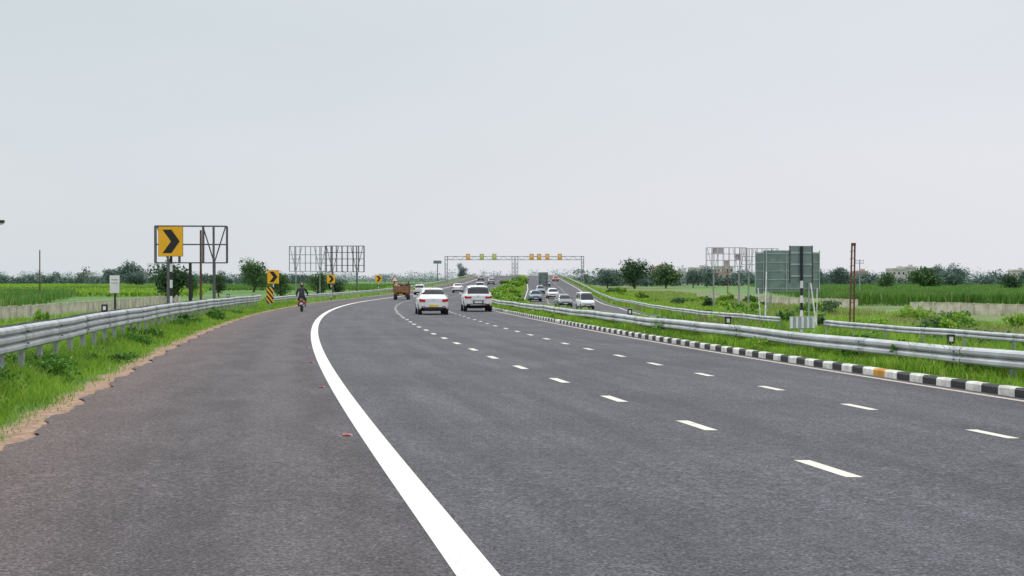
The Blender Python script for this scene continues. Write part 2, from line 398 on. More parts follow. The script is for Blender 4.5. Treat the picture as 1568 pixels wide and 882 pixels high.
# left slope
n=52000; Y=logY(n,40,420,.8); u=-8-rng.uniform(0,1,n)*27
cl=pn(u,Y,.35); H=(.3+.6*cl)*rng.uniform(.5,1.3,n)
blades('verge_grass',Xe(Y)+u,Y,Garr(Y,u)-.02,H,.02+.00045*Y,M['grassY'],.6)
# median
n=130000; Y=logY(n,14,480,.95); t=rng.uniform(0,1,n); q=9.9*K(Y)+.22; u=q+t*(uL(Y)-.15-q)
cl=pn(u*1.5,Y,.8); H=(.24+.42*cl)*rng.uniform(.5,1.25,n)*np.where(u<q+.45,.45,1)
blades('median_grass',Xe(Y)+u,Y,Garr(Y,u)-.02,H,.010+.0005*Y,M['grassY'],.6)
# right verge & land
n=95000; Y=logY(n,38,460,.8); u=uR(Y)+.5+rng.uniform(0,1,n)**1.3*34
cl=pn(u,Y,.3); H=(.3+.5*cl)*rng.uniform(.4,1.3,n)
mk=pn(u*.4,Y*.5,.35)>.58
for mm,nm,mt in ((~mk,'verge_grass','grassY'),(mk,'dry_grass','dryg')):
    blades(nm,(Xe(Y)+u)[mm],Y[mm],(Garr(Y,u)-.02)[mm],H[mm],(.02+.00045*Y)[mm],M[mt],.6)
# crops
def maize(name,n,xr,yr,skew,h=2.35,w=.10,mat='maize'):
    Y=yr[0]+(yr[1]-yr[0])*rng.uniform(0,1,n)**1.7; X=xr[0]+(xr[1]-xr[0])*rng.uniform(0,1,n)+skew*(Y-yr[0])
    row=np.round(X/1.4)*1.4; X=row+rng.normal(0,.22,n)
    z0=ZF+rng.uniform(0,.55*h,n)
    blades(name,X,Y,z0,(ZF+h+.13*h*pn(X,Y,.2)-z0)*rng.uniform(.75,1.1,n),w+.0003*Y,M[mat],.35)
maize('maize_field',60000,(-160,-56),(150,330),-.25)
maize('maize_field',56000,(52,190),(228,400),.12)
maize('crop_field',34000,(-300,-75),(340,900),-.2,1.3,.5,'grassY')
maize('crop_field',30000,(75,320),(410,900),.15,1.5,.5,'maize')
maize('crop_field',14000,(-190,-30),(500,900),0,1.3,.5,'maize')
# leaf clouds
def leafcloud(C,R,n,ls,flat=1.0):
    C=np.asarray(C);R=np.asarray(R); k=rng.choice(len(C),n,p=(R.max(1)**2)/np.sum(R.max(1)**2))
    d=rng.normal(size=(n,3)); d/=np.linalg.norm(d,axis=1)[:,None]
    r=rng.uniform(0,1,n)**.38; P=C[k]+d*r[:,None]*R[k]*(1+.12*rng.normal(size=n))[:,None]
    a=rng.normal(size=(n,3)); a/=np.linalg.norm(a,axis=1)[:,None]
    b=np.cross(a,rng.normal(size=(n,3))); b/=np.linalg.norm(b,axis=1)[:,None]
    s=(ls*rng.uniform(.6,1.4,n))[:,None]
    V=np.stack([P-a*s,P+b*s*.5,P+a*s,P-b*s*.5],1).reshape(-1,3)
    F=np.arange(n)[:,None]*4+np.array([[0,1,2,3]]); return V,F
def limb(p,q,r1,r2,n=7):
    p=np.array(p,float);q=np.array(q,float); R=np.array((Vector(q-p)).to_track_quat('Z','Y').to_matrix())
    V=[]
    for c,r in((p,r1),(q,r2)):
        for i in range(n):
            a=2*math.pi*i/n; V.append(c+R@np.array([r*math.cos(a),r*math.sin(a),0]))
    return np.array(V),np.array([(i,(i+1)%n,n+(i+1)%n,n+i) for i in range(n)])
def tree(name,X,Y,H,W,mat,n=2600,lobes=16,trunk=.16,z=None):
    z=Gx(X,Y) if z is None else z
    Vs=[];Fs=[];Ms=[];b=0
    def put(V,F,m_):
        nonlocal b
        Vs.append(V);Fs.append(F+b);Ms.append(np.full(len(F),m_));b+=len(V)
    th=H*trunk; r0=.035*H
    top=np.array([X+rng.normal()*.03*H,Y,z+th])
    put(*limb((X,Y,z-.2),top,r0,r0*.7),1)
    C=[];R=[]
    ch=(H-th*.7)/2; cc=np.array([X,Y,z+th*.7+ch])
    for i in range(lobes):
        d=rng.normal(size=3); d/=np.linalg.norm(d); s_=rng.uniform(.45,.85)
        c=cc+d*np.array([W/2,W/2,ch])*s_*.85; rr=rng.uniform(.17,.30)*W
        C.append(c);R.append((rr,rr,rr*.8*min(1,2*ch/W+.25)))
        if i<7: 
            put(*limb(top,c,r0*.45,r0*.12,5),1)
    C.append(cc);R.append((W*.33,W*.33,ch*.6))
    V,F=leafcloud(C,R,n,.034*W); V[:,2]=np.maximum(V[:,2],z+.1); put(V,F,0)
    return npmesh(name,np.concatenate(Vs),np.concatenate(Fs),[mat,M['bark']],np.concatenate(Ms))
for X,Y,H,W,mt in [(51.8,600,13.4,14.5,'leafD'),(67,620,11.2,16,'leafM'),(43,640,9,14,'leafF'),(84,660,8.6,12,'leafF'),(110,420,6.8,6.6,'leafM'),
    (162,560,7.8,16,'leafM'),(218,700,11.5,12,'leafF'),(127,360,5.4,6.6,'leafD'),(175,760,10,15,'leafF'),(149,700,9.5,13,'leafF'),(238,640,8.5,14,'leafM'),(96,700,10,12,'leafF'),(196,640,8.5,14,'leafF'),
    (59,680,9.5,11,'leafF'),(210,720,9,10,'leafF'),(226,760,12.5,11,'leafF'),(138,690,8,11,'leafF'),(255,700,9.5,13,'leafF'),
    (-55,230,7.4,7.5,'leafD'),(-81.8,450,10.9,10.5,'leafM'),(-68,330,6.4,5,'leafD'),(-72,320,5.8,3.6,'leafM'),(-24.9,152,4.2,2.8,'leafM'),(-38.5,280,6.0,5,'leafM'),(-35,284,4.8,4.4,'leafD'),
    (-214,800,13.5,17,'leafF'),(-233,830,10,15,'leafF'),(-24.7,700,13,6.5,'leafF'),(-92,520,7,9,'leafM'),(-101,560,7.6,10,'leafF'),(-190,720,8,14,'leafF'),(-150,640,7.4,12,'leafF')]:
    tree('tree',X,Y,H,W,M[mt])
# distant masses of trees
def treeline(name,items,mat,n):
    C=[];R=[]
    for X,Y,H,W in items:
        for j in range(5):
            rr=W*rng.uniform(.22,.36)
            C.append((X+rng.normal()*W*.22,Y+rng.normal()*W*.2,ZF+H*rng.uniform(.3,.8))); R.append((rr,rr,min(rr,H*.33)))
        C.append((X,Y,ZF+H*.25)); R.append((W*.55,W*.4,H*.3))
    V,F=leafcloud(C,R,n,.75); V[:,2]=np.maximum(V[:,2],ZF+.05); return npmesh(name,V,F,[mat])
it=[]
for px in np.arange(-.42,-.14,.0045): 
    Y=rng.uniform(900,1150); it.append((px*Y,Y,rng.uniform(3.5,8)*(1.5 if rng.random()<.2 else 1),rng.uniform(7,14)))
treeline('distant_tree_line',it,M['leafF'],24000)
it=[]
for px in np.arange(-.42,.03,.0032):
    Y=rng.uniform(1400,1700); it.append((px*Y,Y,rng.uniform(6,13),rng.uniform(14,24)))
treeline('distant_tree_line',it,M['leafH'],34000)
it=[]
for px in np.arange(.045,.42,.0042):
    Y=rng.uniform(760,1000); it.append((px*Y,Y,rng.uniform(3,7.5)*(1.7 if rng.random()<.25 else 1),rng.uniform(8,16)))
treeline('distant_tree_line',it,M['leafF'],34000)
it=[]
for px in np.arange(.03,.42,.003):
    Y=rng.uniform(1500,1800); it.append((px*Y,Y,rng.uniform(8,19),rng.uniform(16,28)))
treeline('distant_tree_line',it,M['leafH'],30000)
# shrubs: leafy clumps
def shrub(name,X,Y,W,H,n,ls,mat):
    z=Gx(X,Y); C=[];R=[]
    for j in range(7):
        rr=W*rng.uniform(.18,.34); C.append((X+rng.normal()*W*.24,Y+rng.normal()*W*.24,z+H*rng.uniform(.25,.75))); R.append((rr,rr,H*rng.uniform(.25,.4)))
    V,F=leafcloud(C,R,n,ls); V[:,2]=np.maximum(V[:,2],z-.05); npmesh(name,V,F,[M[mat]])
for y in np.concatenate([rng.uniform(17,30,14),rng.uniform(30,95,26)]):
    u=-5.3-abs(rng.normal())*.9; 
    if rng.random()<.25: u=-4.9
    w=rng.uniform(.5,1.3); shrub('shrub',float(Xe(y)+u),float(y),w,rng.uniform(.25,.6),int(1000),.035 if y<40 else .055,'weed' if rng.random()<.75 else 'grass')
for y in np.concatenate([rng.uniform(20,90,34),rng.uniform(95,190,30),rng.uniform(190,420,24)]):
    q=9.9*float(K(y)); u=rng.uniform(q+1.1,max(q+1.4,float(uL(y))-.6)); f=1+sm(y,80,130)*.8
    shrub('shrub',float(Xe(y)+u),float(y),rng.uniform(.8,1.8)*f,rng.uniform(.45,.75)*f,int(500),.05+.0006*y,['weed','grassY','grass'][rng.integers(3)])
for i in range(60):
    y=float(logY(1,70,360)[0]); u=float(uR(y))+2+rng.uniform(0,30); shrub('shrub',float(Xe(y)+u),y,rng.uniform(1.2,3.6),rng.uniform(.6,1.7),420,.08+.0006*y,['weed','grass','grassY','leafM'][rng.integers(4)])
for i in range(36):
    y=float(logY(1,60,330)[0]); u=-9-rng.uniform(0,22); shrub('shrub',float(Xe(y)+u),y,rng.uniform(1.,2.8),rng.uniform(.6,1.5),420,.07+.0006*y,['weed','grass','grassY'][rng.integers(3)])
# ------------------------------------------------------------------ boundary walls
def wall(name,pts,h):
    mb=MB()
    for (x0,y0),(x1,y1) in zip(pts[:-1],pts[1:]):
        L=math.hypot(x1-x0,y1-y0); n=max(1,int(L/2.5))
        for i in range(n):
            a=i/n;b=(i+1)/n
            p=Vector((x0+(x1-x0)*a,y0+(y1-y0)*a,ZF)); q=Vector((x0+(x1-x0)*b,y0+(y1-y0)*b,ZF)); d=(q-p).normalized()
            R=Matrix.Rotation(math.atan2(d.y,d.x),3,'Z')
            hh=h+random.uniform(-.06,.04)
            mb.box((p+q)/2+Vector((0,0,hh/2-.2)),((q-p).length-.2,.1,hh+.4),0,R)
            mb.box(p+Vector((0,0,h/2-.1)),(.18,.2,h+.5),0,R)
            mb.box((p+q)/2+Vector((0,0,hh+.045)),((q-p).length-.2,.15,.08),0,R)
    mb.build(name,[M['wall']])
wall('boundary_wall',[(-44,95),(-51,142),(-55,218),(-56,240)],1.5)
wall('boundary_wall',[(66,150),(59,166),(52,186)],1.3)
wall('boundary_wall',[(50.5,208),(46,228),(38,292)],1.25)
# ------------------------------------------------------------------ signs
def pole(mb,h,r,ma,mbk,band=.3,z0=-.3):
    z=z0;i=0
    while z<h:
        z1=min(h,z+band); mb.tube((0,0,z),(0,0,z1),r,n=12,mat=(ma,mbk)[i%2],cap=False); z=z1;i+=1
def chevron(X,Y,bw,bh,zb,rz=0):
    z=Gx(X,Y); mb=MB(); b0=zb-z
    pole(mb,b0+bh-.08,.055,0,1,.33)
    c=b0+bh/2
    mb.box((0,-.08,c),(bw,.02,bh),2); mb.box((0,-.066,c),(bw+.03,.012,bh+.03),1)
    for s_ in(1,-1):
        pts=[(-.33*bw,.40*bh*s_),(.02*bw,0),(.38*bw,0),(.04*bw,.40*bh*s_)]
        vs=[(p[0],-.095,c+p[1]) for p in pts]; mb.add(vs,[(0,1,2,3) if s_>0 else (3,2,1,0)],1)
    mb.build('chevron_sign',[M['wht'],M['blk'],M['yel']],(X,Y,z),rz)
chevron(-13.9,58,1.0,1.2,2.55,-.05)
chevron(-20.3,121,1.0,1.12,1.2,-.05); chevron(-22.9,180,1.0,1.1,1.0,-.03); chevron(-22.7,242,1.05,1.15,1.0)
m,g=newmat('hazard_stripes'); co=g.n('ShaderNodeTexCoord').outputs['Object']; s_=g.n('ShaderNodeSeparateXYZ',_0=co)
f=g.math('GREATER_THAN',g.math('FRACT',g.math('MULTIPLY',g.math('ADD',s_.outputs[0],g.math('MULTIPLY',s_.outputs[2],.8)),3.4)),.5)
finish(g,g.mix(f,(.9,.45,.015),(.012,.012,.012)),.45); M['haz']=m
X,Y=-17.35,102; z=Gx(X,Y); mb=MB(); mb.tube((0,0,-.2),(0,0,1.4),.04,mat=0); mb.box((0,-.06,1.0),(.48,.02,1.15),1); mb.box((0,-.045,1.0),(.5,.01,1.18),2)
mb.build('hazard_marker_sign',[M['post'],M['haz'],M['blk']],(X,Y,z))
X,Y=-12.56,45; z=Gx(X,Y); mb=MB(); mb.beam((0,0,-.2),(0,0,1.75-z),.05,0); mb.box((0,-.045,1.46-z),(.31,.025,.56),1); mb.box((0,-.03,1.46-z),(.33,.01,.58),0); mb.box((0,-.06,1.6-z),(.2,.006,.03),2); mb.box((0,-.06,1.5-z),(.22,.006,.02),2)
mb.build('marker_board',[M['blk'],M['wht'],M['frameL']],(X,Y,z))
# median sign seen from behind on a striped post
X,Y=6.72,33; z=Gx(X,Y); mb=MB()
zz=-.3;i=0
while zz<2.39-z:
    z1=min(2.39-z,zz+.17); mb.tube((0,0,zz),(0,0,z1),.034,n=12,mat=(0 if (i%2==0 or zz>1.5-z) else 1),cap=False); zz=z1;i+=1
mb.box((0,-.0+.06,1.97-z),(.53,.02,.86),2); 
for zz in (1.7,1.97,2.24): mb.box((0,.04,zz-z),(.50,.02,.04),3)
mb.box((-.27,.05,1.97-z),(.015,.03,.88),0);mb.box((.27,.05,1.97-z),(.015,.03,.88),0)
for i in range(9): mb.box((-.26+i*.065,-.07,.62-z),(.058,.03,.26),1 if i%2==0 else 3)
mb.box((0,-.05,.62-z),(.6,.02,.29),3)
mb.build('traffic_sign',[M['blk'],M['wht'],M['signback'],M['signrib']],(X,Y,z),.1)
# large direction sign from behind
Y=87;X=16.85; z=Gx(X,Y)-.0; mb=MB(); zt,zb=3.35-z,.83-z
xs=[-1.95,-1.45,-.05,1.45,1.95]
for a,b in zip(xs[:-1],xs[1:]):
    mb.box(((a+b)/2,.06,(zt+zb)/2-(0.12 if b<-1 or a>1 else 0)),(b-a-.03,.03,zt-zb-(0.0)),0)
for zz in np.linspace(zb+.2,zt-.2,5): mb.box((0,.025,zz),(3.9,.03,.05),1)
for x in xs: mb.box((x,-.005,(zt+zb)/2),(.05,.04,zt-zb),1)
for x in(-1.3,1.3):
    mb.beam((x,-.05,-.3),(x,-.05,zt),.09,1); mb.beam((x-.1,-.1,-.2),(x-.1+.28*(1 if x<0 else -1),-1.5,-.3),.06,2)
    mb.beam((x,-.08,zb+1.2),(x+(-.3 if x<0 else .3),-1.4,-.3),.07,2); mb.beam((x+(-.5 if x<0 else .5),-.05,zb+.2),(x+(-.35 if x<0 else .35),-.6,-.3),.06,2)
mb.build('direction_sign',[M['signback'],M['signrib'],M['kw']],(X,Y,z),-.02)
X,Y=6.6,300; z=Gx(X,Y); mb=MB(); mb.tube((-.7,0,-.2),(-.7,0,2.2-z),.07,mat=0); mb.tube((.7,0,-.2),(.7,0,2.2-z),.07,mat=0); mb.box((0,.09,1.6-z),(2.0,.04,2.6),1)
for zz in (.8,1.6,2.4): mb.box((0,.05,zz-z),(2.0,.03,.08),0)
mb.build('direction_sign',[M['frame'],M['signback']],(X,Y,z))
X,Y=-18.1,220; z=Gx(X,Y); mb=MB(); mb.tube((0,0,-.2),(0,0,1.9-z),.05,mat=0)
for s_,mt,yy in((.62,2,-.07),(.44,1,-.08)):
    mb.add([(-s_,yy,1.45-z-s_*.55),(s_,yy,1.45-z-s_*.55),(0,yy,1.45-z+s_*1.15)],[(0,1,2)],mt)
mb.build('warning_sign',[M['post'],M['wht'],M['cred']],(X,Y,z))
# ------------------------------------------------------------------ billboards (bare steel)
def billboard(X,Y,w,zb,zt,nx,nz,legs,mat,rz=0,depth=1.0,t=.09,panel=None,diag=True):
    z=Gx(X,Y); mb=MB(); b=zb-z; T=zt-z
    for yo in (0,depth):
        for i in range(nx+1):
            x=-w/2+w*i/nx; mb.beam((x,yo,b),(x,yo,T),t,0)
        for j in range(nz+1):
            zz=b+(T-b)*j/nz; mb.beam((-w/2,yo,zz),(w/2,yo,zz),t*(.9 if yo else 1),0)
    for x in legs:
        mb.beam((x,0,-.4),(x,0,T),t*1.7,0); mb.beam((x,depth,-.4),(x,depth,b),t*1.5,0)
        mb.beam((x,0,b*.5),(x,depth,b),t,0); mb.beam((x,depth,b*.5),(x,0,b),t,0)
        if diag:
            mb.beam((x,.5,b),(x+w*.16,.5,T),t,0); mb.beam((x,.5,b),(x-w*.16,.5,T),t,0); mb.beam((x-w*.14,.5,(b+T)/2),(x+w*.14,.5,(b+T)/2),t,0)
    if panel:
        for (i,j) in panel[1]:
            mb.box((-w/2+w*(i+.5)/nx,.12,b+(T-b)*(j+.5)/nz),(w/nx-.12,.02,(T-b)/nz-.12),1)
    mb.build('billboard_frame',[mat,panel[0] if panel else mat],(X,Y,z),rz)
billboard(-27.1,120,5.95,2.95,6.05,3,2,(-1.9,1.9),M['frame'],.1,.8,.10)
billboard(-37.6,262,6.8,2.9,7.5,7,3,(-2.2,2.2),M['frameL'],.1,1,.10)
billboard(-30.4,258,7.0,2.8,7.5,7,4,(-2.2,2.2),M['frame'],.0,1.2,.10)
billboard(30.2,200,5.6,2.4,5.95,7,4,(-1.8,1.8),M['frameL'],.0,.9,.06,(M['pinkp'],[(1,3),(2,3),(5,2),(3,1)]))
billboard(35.6,204,5.2,2.5,5.9,7,3,(-1.6,1.6),M['frameL'],.0,.9,.06)
billboard(-82,330,5,2.8,5,4,2,(0,),M['frameL'],.0,1,.07)
# poles
def upole(name,X,Y,zt,r,mat,arms=True,lean=0):
    z=Gx(X,Y); mb=MB(); mb.tube((0,0,-.3),(lean,0,zt-z),r,r*.75,10,0)
    if arms:
        for k in(.25,.7):
            mb.beam((lean-.8,0,zt-z-k),(lean+.8,0,zt-z-k),.09,0)
            for x in(-.7,0,.7): mb.tube((lean+x,0,zt-z-k),(lean+x,0,zt-z-k+.22),.05,n=6,mat=0)
    mb.build(name,[mat],(X,Y,z))
upole('utility_pole',-25.6,117,5.6,.11,M['rust'],False)
upole('utility_pole',-25.9,114.5,2.9,.16,M['blk'],False)
upole('utility_pole',-83,250,6.6,.13,M['rust'],False)
upole('utility_pole',66,270,5.2,.12,M['frameL'],True)
upole('utility_pole',44,290,3.6,.10,M['rust'],True)
X,Y=28.7,120; z=Gx(X,Y); mb=MB()
mb.beam((-.22,0,-.3),(-.02,0,4.55-z),.12,0); mb.beam((.14,0,-.3),(.22,0,4.6-z),.12,0)
for i in range(11):
    zz=.4+i*.62; mb.beam((-.2,0,zz),(.2,0,zz+.1),.05,0)
mb.box((.1,-.02,4.5-z),(.36,.2,.25),0)
mb.build('lattice_pole',[M['rust']],(X,Y,z))
X,Y=-23.6,62; z=Gx(X,Y); mb=MB(); mb.tube((0,0,-.3),(0,0,4.0-z),.07,.05,mat=0); mb.tube((0,0,4.0-z),(1.2,0,4.15-z),.03,mat=0); mb.box((1.25,0,4.12-z),(.42,.2,.12),1); mb.ell((1.3,0,4.05-z),(.16,.09,.07),2)
mb.build('street_lamp',[M['frame'],M['trim'],M['lamp']],(X,Y,z))
# ------------------------------------------------------------------ overhead gantries
def gantry(X0,X1,Y,zt,signs,colr):
    mb=MB(); zb=zt-.85
    for x in(X0,X1):
        zg=Gx(x,Y)-.3
        for dx,dy in((-.3,-.4),(.3,-.4),(-.3,.4),(.3,.4)): mb.beam((x+dx,dy,zg),(x+dx,dy,zt),.14,0)
        zz=zg+.6
        while zz<zb-1: mb.beam((x-.3,-.4,zz),(x+.3,-.4,zz+1),.08,0); mb.beam((x+.3,.4,zz),(x-.3,.4,zz+1),.08,0); zz+=1
    for dy in(-.4,.4):
        for zz in(zb,zt): mb.beam((X0-.4,dy,zz),(X1+.4,dy,zz),.14,0)
        n=int((X1-X0)/1.2); 
        for i in range(n):
            xa=X0+(X1-X0)*i/n; xb=X0+(X1-X0)*(i+1)/n; za,zc_=(zb,zt) if i%2 else (zt,zb); mb.beam((xa,dy,za),(xb,dy,zc_),.08,0)
    for x,mt in signs:
        mb.box((x,-.55,zt-.1),(1.05,.12,1.5),2); mb.box((x,-.62,zt-.1),(.95,.03,1.4),mt); mb.tube((x,-.64,zt+.12),(x,-.66,zt+.12),.26,mat=3,n=12)
    mb.build('overhead_gantry',[colr,M['yel'],M['frame'],M['wht'],M['signgreen'],M['lime']],(0,Y,0))
M['signgreen']=simple('sign_green',(.02,.22,.14),.5); M['lime']=simple('sign_lime',(.55,.65,.10),.5)
gantry(-16.8,.3,363,7.2,[(-11.2,1),(-7.7,5),(-4.5,5)],M['frameL'])
gantry(1.2,18.0,363,7.2,[(5.0,1),(6.9,1),(9.0,1),(12.2,1)],M['frameL'])
X,Y=-22,420; z=Gx(X,Y); mb=MB(); mb.tube((0,0,-.3),(0,0,6.8-z),.12,mat=0); mb.box((-.0,-.15,6.4-z),(2.4,.1,.9),1); mb.build('direction_sign',[M['frame'],M['signback']],(X,Y,z))
# ------------------------------------------------------------------ vehicles
def superring(hw,yf,yr,z,n=40,e=5.0,ef=None):
    pts=[]; yc=(yf+yr)/2; hl=(yf-yr)/2
    for i in range(n):
        a=2*math.pi*(i+.5)/n; c,s_=math.cos(a),math.sin(a)
        pts.append((hw*math.copysign(abs(c)**(2/e),c),yc+hl*math.copysign(abs(s_)**(2/e),s_),z))
    return pts
def stack(mb,levels,matf,n=40,e=5.0,cap=True):
    rings=[superring(hw,yf,yr,z,n,e) for z,hw,yf,yr in levels]
    for a,b,(z,hw,yf,yr) in zip(rings[:-1],rings[1:],levels[:-1]):
        for i in range(n):
            j=(i+1)%n; q=[a[i],a[j],b[j],b[i]]
            cx=sum(p[0] for p in q)/4; cy=sum(p[1] for p in q)/4; cz=sum(p[2] for p in q)/4
            mb.add(q,[(0,1,2,3)],matf(cx,cy,cz,hw,yf,yr),True)
    if cap:
        mb.add(rings[-1],[tuple(range(n))],0,True); mb.add(rings[0][::-1],[tuple(range(n))],3,False)
PROF={
 'sedan':dict(L=4.0,W=1.70,st=[(0,.40,.86,None),(.012,.30,.93,None),(.05,.26,.97,None),(.11,.24,.985,.99),(.17,.24,.985,1.22),(.235,.24,.98,1.42),(.31,.24,.975,1.49),(.45,.24,.965,1.515),(.56,.24,.955,1.49),(.64,.24,.945,1.38),(.72,.24,.935,1.12),(.765,.24,.925,.93),(.86,.24,.86,None),(.95,.25,.74,None),(.99,.30,.64,None),(1,.36,.56,None)]),
 'hatch':dict(L=3.75,W=1.68,st=[(0,.40,.88,None),(.010,.30,.96,None),(.022,.26,1.0,1.02),(.05,.24,1.0,1.22),(.09,.24,1.0,1.40),(.15,.24,.99,1.49),(.28,.24,.98,1.53),(.45,.24,.97,1.53),(.57,.24,.955,1.48),(.65,.24,.945,1.36),(.74,.24,.935,1.10),(.79,.24,.925,.93),(.88,.24,.85,None),(.95,.25,.75,None),(.99,.30,.64,None),(1,.36,.56,None)]),
 'suv':dict(L=4.27,W=1.78,st=[(0,.48,.96,None),(.010,.38,1.06,None),(.022,.32,1.10,1.12),(.05,.30,1.10,1.36),(.085,.30,1.09,1.55),(.13,.30,1.09,1.62),(.28,.30,1.08,1.66),(.45,.30,1.07,1.66),(.56,.30,1.06,1.61),(.63,.30,1.05,1.50),(.72,.30,1.04,1.20),(.755,.30,1.03,1.04),(.86,.30,.99,None),(.95,.31,.90,None),(.99,.36,.78,None),(1,.44,.70,None)]),
 'van':dict(L=3.65,W=1.50,st=[(0,.36,.90,None),(.008,.28,1.0,1.02),(.02,.25,1.02,1.40),(.035,.24,1.02,1.68),(.07,.24,1.02,1.78),(.25,.24,1.02,1.82),(.45,.24,1.02,1.82),(.62,.24,1.01,1.80),(.70,.24,1.0,1.72),(.78,.24,.99,1.42),(.86,.24,.97,1.08),(.89,.24,.95,.96),(.94,.25,.86,None),(.98,.28,.72,None),(1,.34,.60,None)]),
}
def car(name,X,Y,kind,paintm,rz=0,plate='plw',zf=Zr):
    P=PROF[kind]; L,W=P['L'],P['W']; w=W/2; h=L/2; mb=MB()
    base=P['st']
    ts=sorted(set([b[0] for b in base]+[float(x) for x in np.linspace(.1,.9,17)]))
    A=np.array([[b[0],b[1],b[2],b[3] if b[3] else b[2]] for b in base])
    rings=[];meta=[]
    for t in ts:
        zb,zl,zt=[float(np.interp(t,A[:,0],A[:,k])) for k in(1,2,3)]
        e=min(t,1-t); nar=1-.16*max(0,1-e/.06)**2-.02*(1-min(1,e/.25))
        hw=w*nar; hgt=max(zt-zl,0)
        top=.70 if kind!='van' else .86
        r=[(0,zb),(hw*.80,zb),(hw*.94,zb+.05),(hw*.985,zb+.16),(hw*1.0,zb+(zl-zb)*.5),(hw*.985,zl-.14),(hw*.955,zl-.05),(hw*.90,zl-.005)]
        gw=hw*.875; f=float(np.clip(hgt/.5,0,1))
        if hgt<.015: r+=[(hw*.86,zl+.004),(hw*.8,zl+.010),(hw*.72,zl+.016),(hw*.6,zl+.022),(hw*.35,zl+.03),(0,zl+.034)]
        else:
            tw=hw*(top+(1-f)*.14)
            r+=[(gw,zl+min(.03,hgt*.2)),(gw+(tw-gw)*.45,zl+hgt*.45),(tw,zl+hgt*.84),(tw*.93,zl+hgt*.94),(tw*.6,zl+hgt*.99),(0,zt)]
        rings.append([(x,-h+L*t,z) for x,z in r]+[(-x,-h+L*t,z) for x,z in r[-2:0:-1]]); meta.append((t,zb,zl,zt,hgt))
    n=len(rings[0])
    tr=[m_ for m_ in meta if m_[4]>.02]; t0,t1=tr[0][0],tr[-1][0]; zmax=max(m_[3] for m_ in meta)
    bv=len(mb.v); mb.v+=[p for r_ in rings for p in r_]
    for k in range(len(rings)-1):
        tm=(ts[k]+ts[k+1])/2; zt=(meta[k][3]+meta[k+1][3])/2; dz=abs(meta[k+1][3]-meta[k][3])/(L*(ts[k+1]-ts[k]))
        for i in range(n):
            j=(i+1)%n; s0=min(i if i<14 else 26-i, j if j<14 else 26-j)
            mt=0
            if s0 in(0,1): mt=3
            slope=dz>.45 and t0<=tm<=t1+.02
            if s0 in(8,9) and not slope and t0+.05<tm<t1-.04: mt=1
            if s0 in(8,9) and abs(tm-.47)<.012: mt=3
            if slope and s0>=10 and zt<zmax-.06: mt=1
            mb.f.append([bv+k*n+i,bv+(k+1)*n+i,bv+(k+1)*n+j,bv+k*n+j]); mb.m.append(mt); mb.s.append(True)
    mb.add(rings[0],[tuple(range(n))],0,False); mb.add(rings[-1][::-1],[tuple(range(n))],0,False)
    r=.29 if kind in('sedan','hatch') else (.34 if kind=='suv' else .27)
    for sx in(-1,1):
        for y in(h-.76,-h+.72):
            mb.tube((sx*(w-.20),y,r+.02),(sx*(w-.004),y,r+.02),r+.055,n=24,mat=3)
            mb.tube((sx*(w-.22),y,r),(sx*(w+.004),y,r),r,n=24,mat=4); mb.tube((sx*(w-.02),y,r),(sx*(w+.012),y,r),r*.62,n=20,mat=5)
        zb=float(np.interp(.72,A[:,0],A[:,2]))
        mb.box((sx*(w+.05),-h+L*.66,zb+.09),(.20,.10,.13),0)
        zl=float(np.interp(.03,A[:,0],A[:,2]))
        if kind=='van': mb.box((sx*w*.84,-h+.0,.80),(.13,.05,.30),2)
        elif kind=='suv': mb.box((sx*w*.68,-h-.002,.90),(.34,.05,.12),2); mb.box((sx*w*.89,-h+.10,.92),(.13,.2,.12),2)
        elif kind=='sedan': mb.box((sx*w*.70,-h+.005,.80),(.24,.05,.15),2); mb.box((sx*w*.885,-h+.09,.82),(.12,.18,.15),2)
        else: mb.box((sx*w*.80,-h+.012,.86),(.16,.06,.26),2); mb.box((sx*w*.885,-h+.08,.88),(.11,.14,.24),2)
        mb.box((sx*w*.66,-h-.005,.47),(.16,.02,.045),2)
        hz=.66 if kind!='suv' else .80
        mb.box((sx*w*.66,h-.035,hz-.02),(.30,.09,.13),6)
        mb.tube((sx*w*.62,h-.02,.42),(sx*w*.62,h+.010,.42),.06,n=12,mat=3)
        for y in(.25,-.6): mb.box((sx*(w-.003),y,.80),(.03,.15,.03),3)
    zb=A[0,1]
    mb.box((0,-h+.01,zb-.03),(W*.62,.06,.13),3)
    pz=.60 if kind in('suv','hatch') else .52
    mb.box((0,-h-.022,pz),(.50,.015,.11),7)
    mb.box((0,-h-.006,pz+.005),(.66,.02,.17),3 if kind=='suv' else 0)
    if kind=='suv':
        mb.box((0,-h-.012,.73),(.9,.02,.035),5); mb.box((0,-h+.0,.44),(W*.55,.04,.08),5)
        for sx in(-1,1): mb.beam((sx*w*.60,.3,1.68),(sx*w*.60,-1.35,1.66),.03,3)
    mb.box((0,-h-.004,zl-.11),(.10,.02,.05),5)
    mb.box((0,h-.005,.56 if kind!='suv' else .70),(W*.42,.05,.10),3); mb.box((0,h-.0,.38),(W*.55,.05,.10),3); mb.box((0,h+.03,.45),(.5,.015,.11),7)
    mb.tube((0,-h+L*.22,zmax-.03),(0,-h+L*.19,zmax+.17),.008,n=6,mat=3)
    mb.box((0,0,.24),(W*.8,L*.8,.06),3)
    return mb.build(name,[M[paintm],M['glass'],M['tail'],M['trim'],M['tyre'],M['rim'],M['lamp'],M[plate]],(X,Y,float(zf(Y))+.005),rz)
car('taxi_car',-4.62,81.5,'sedan','cwhite',hd(82)+.02,'ply')
car('suv_car',-2.3,91,'suv','cwhite',hd(91))
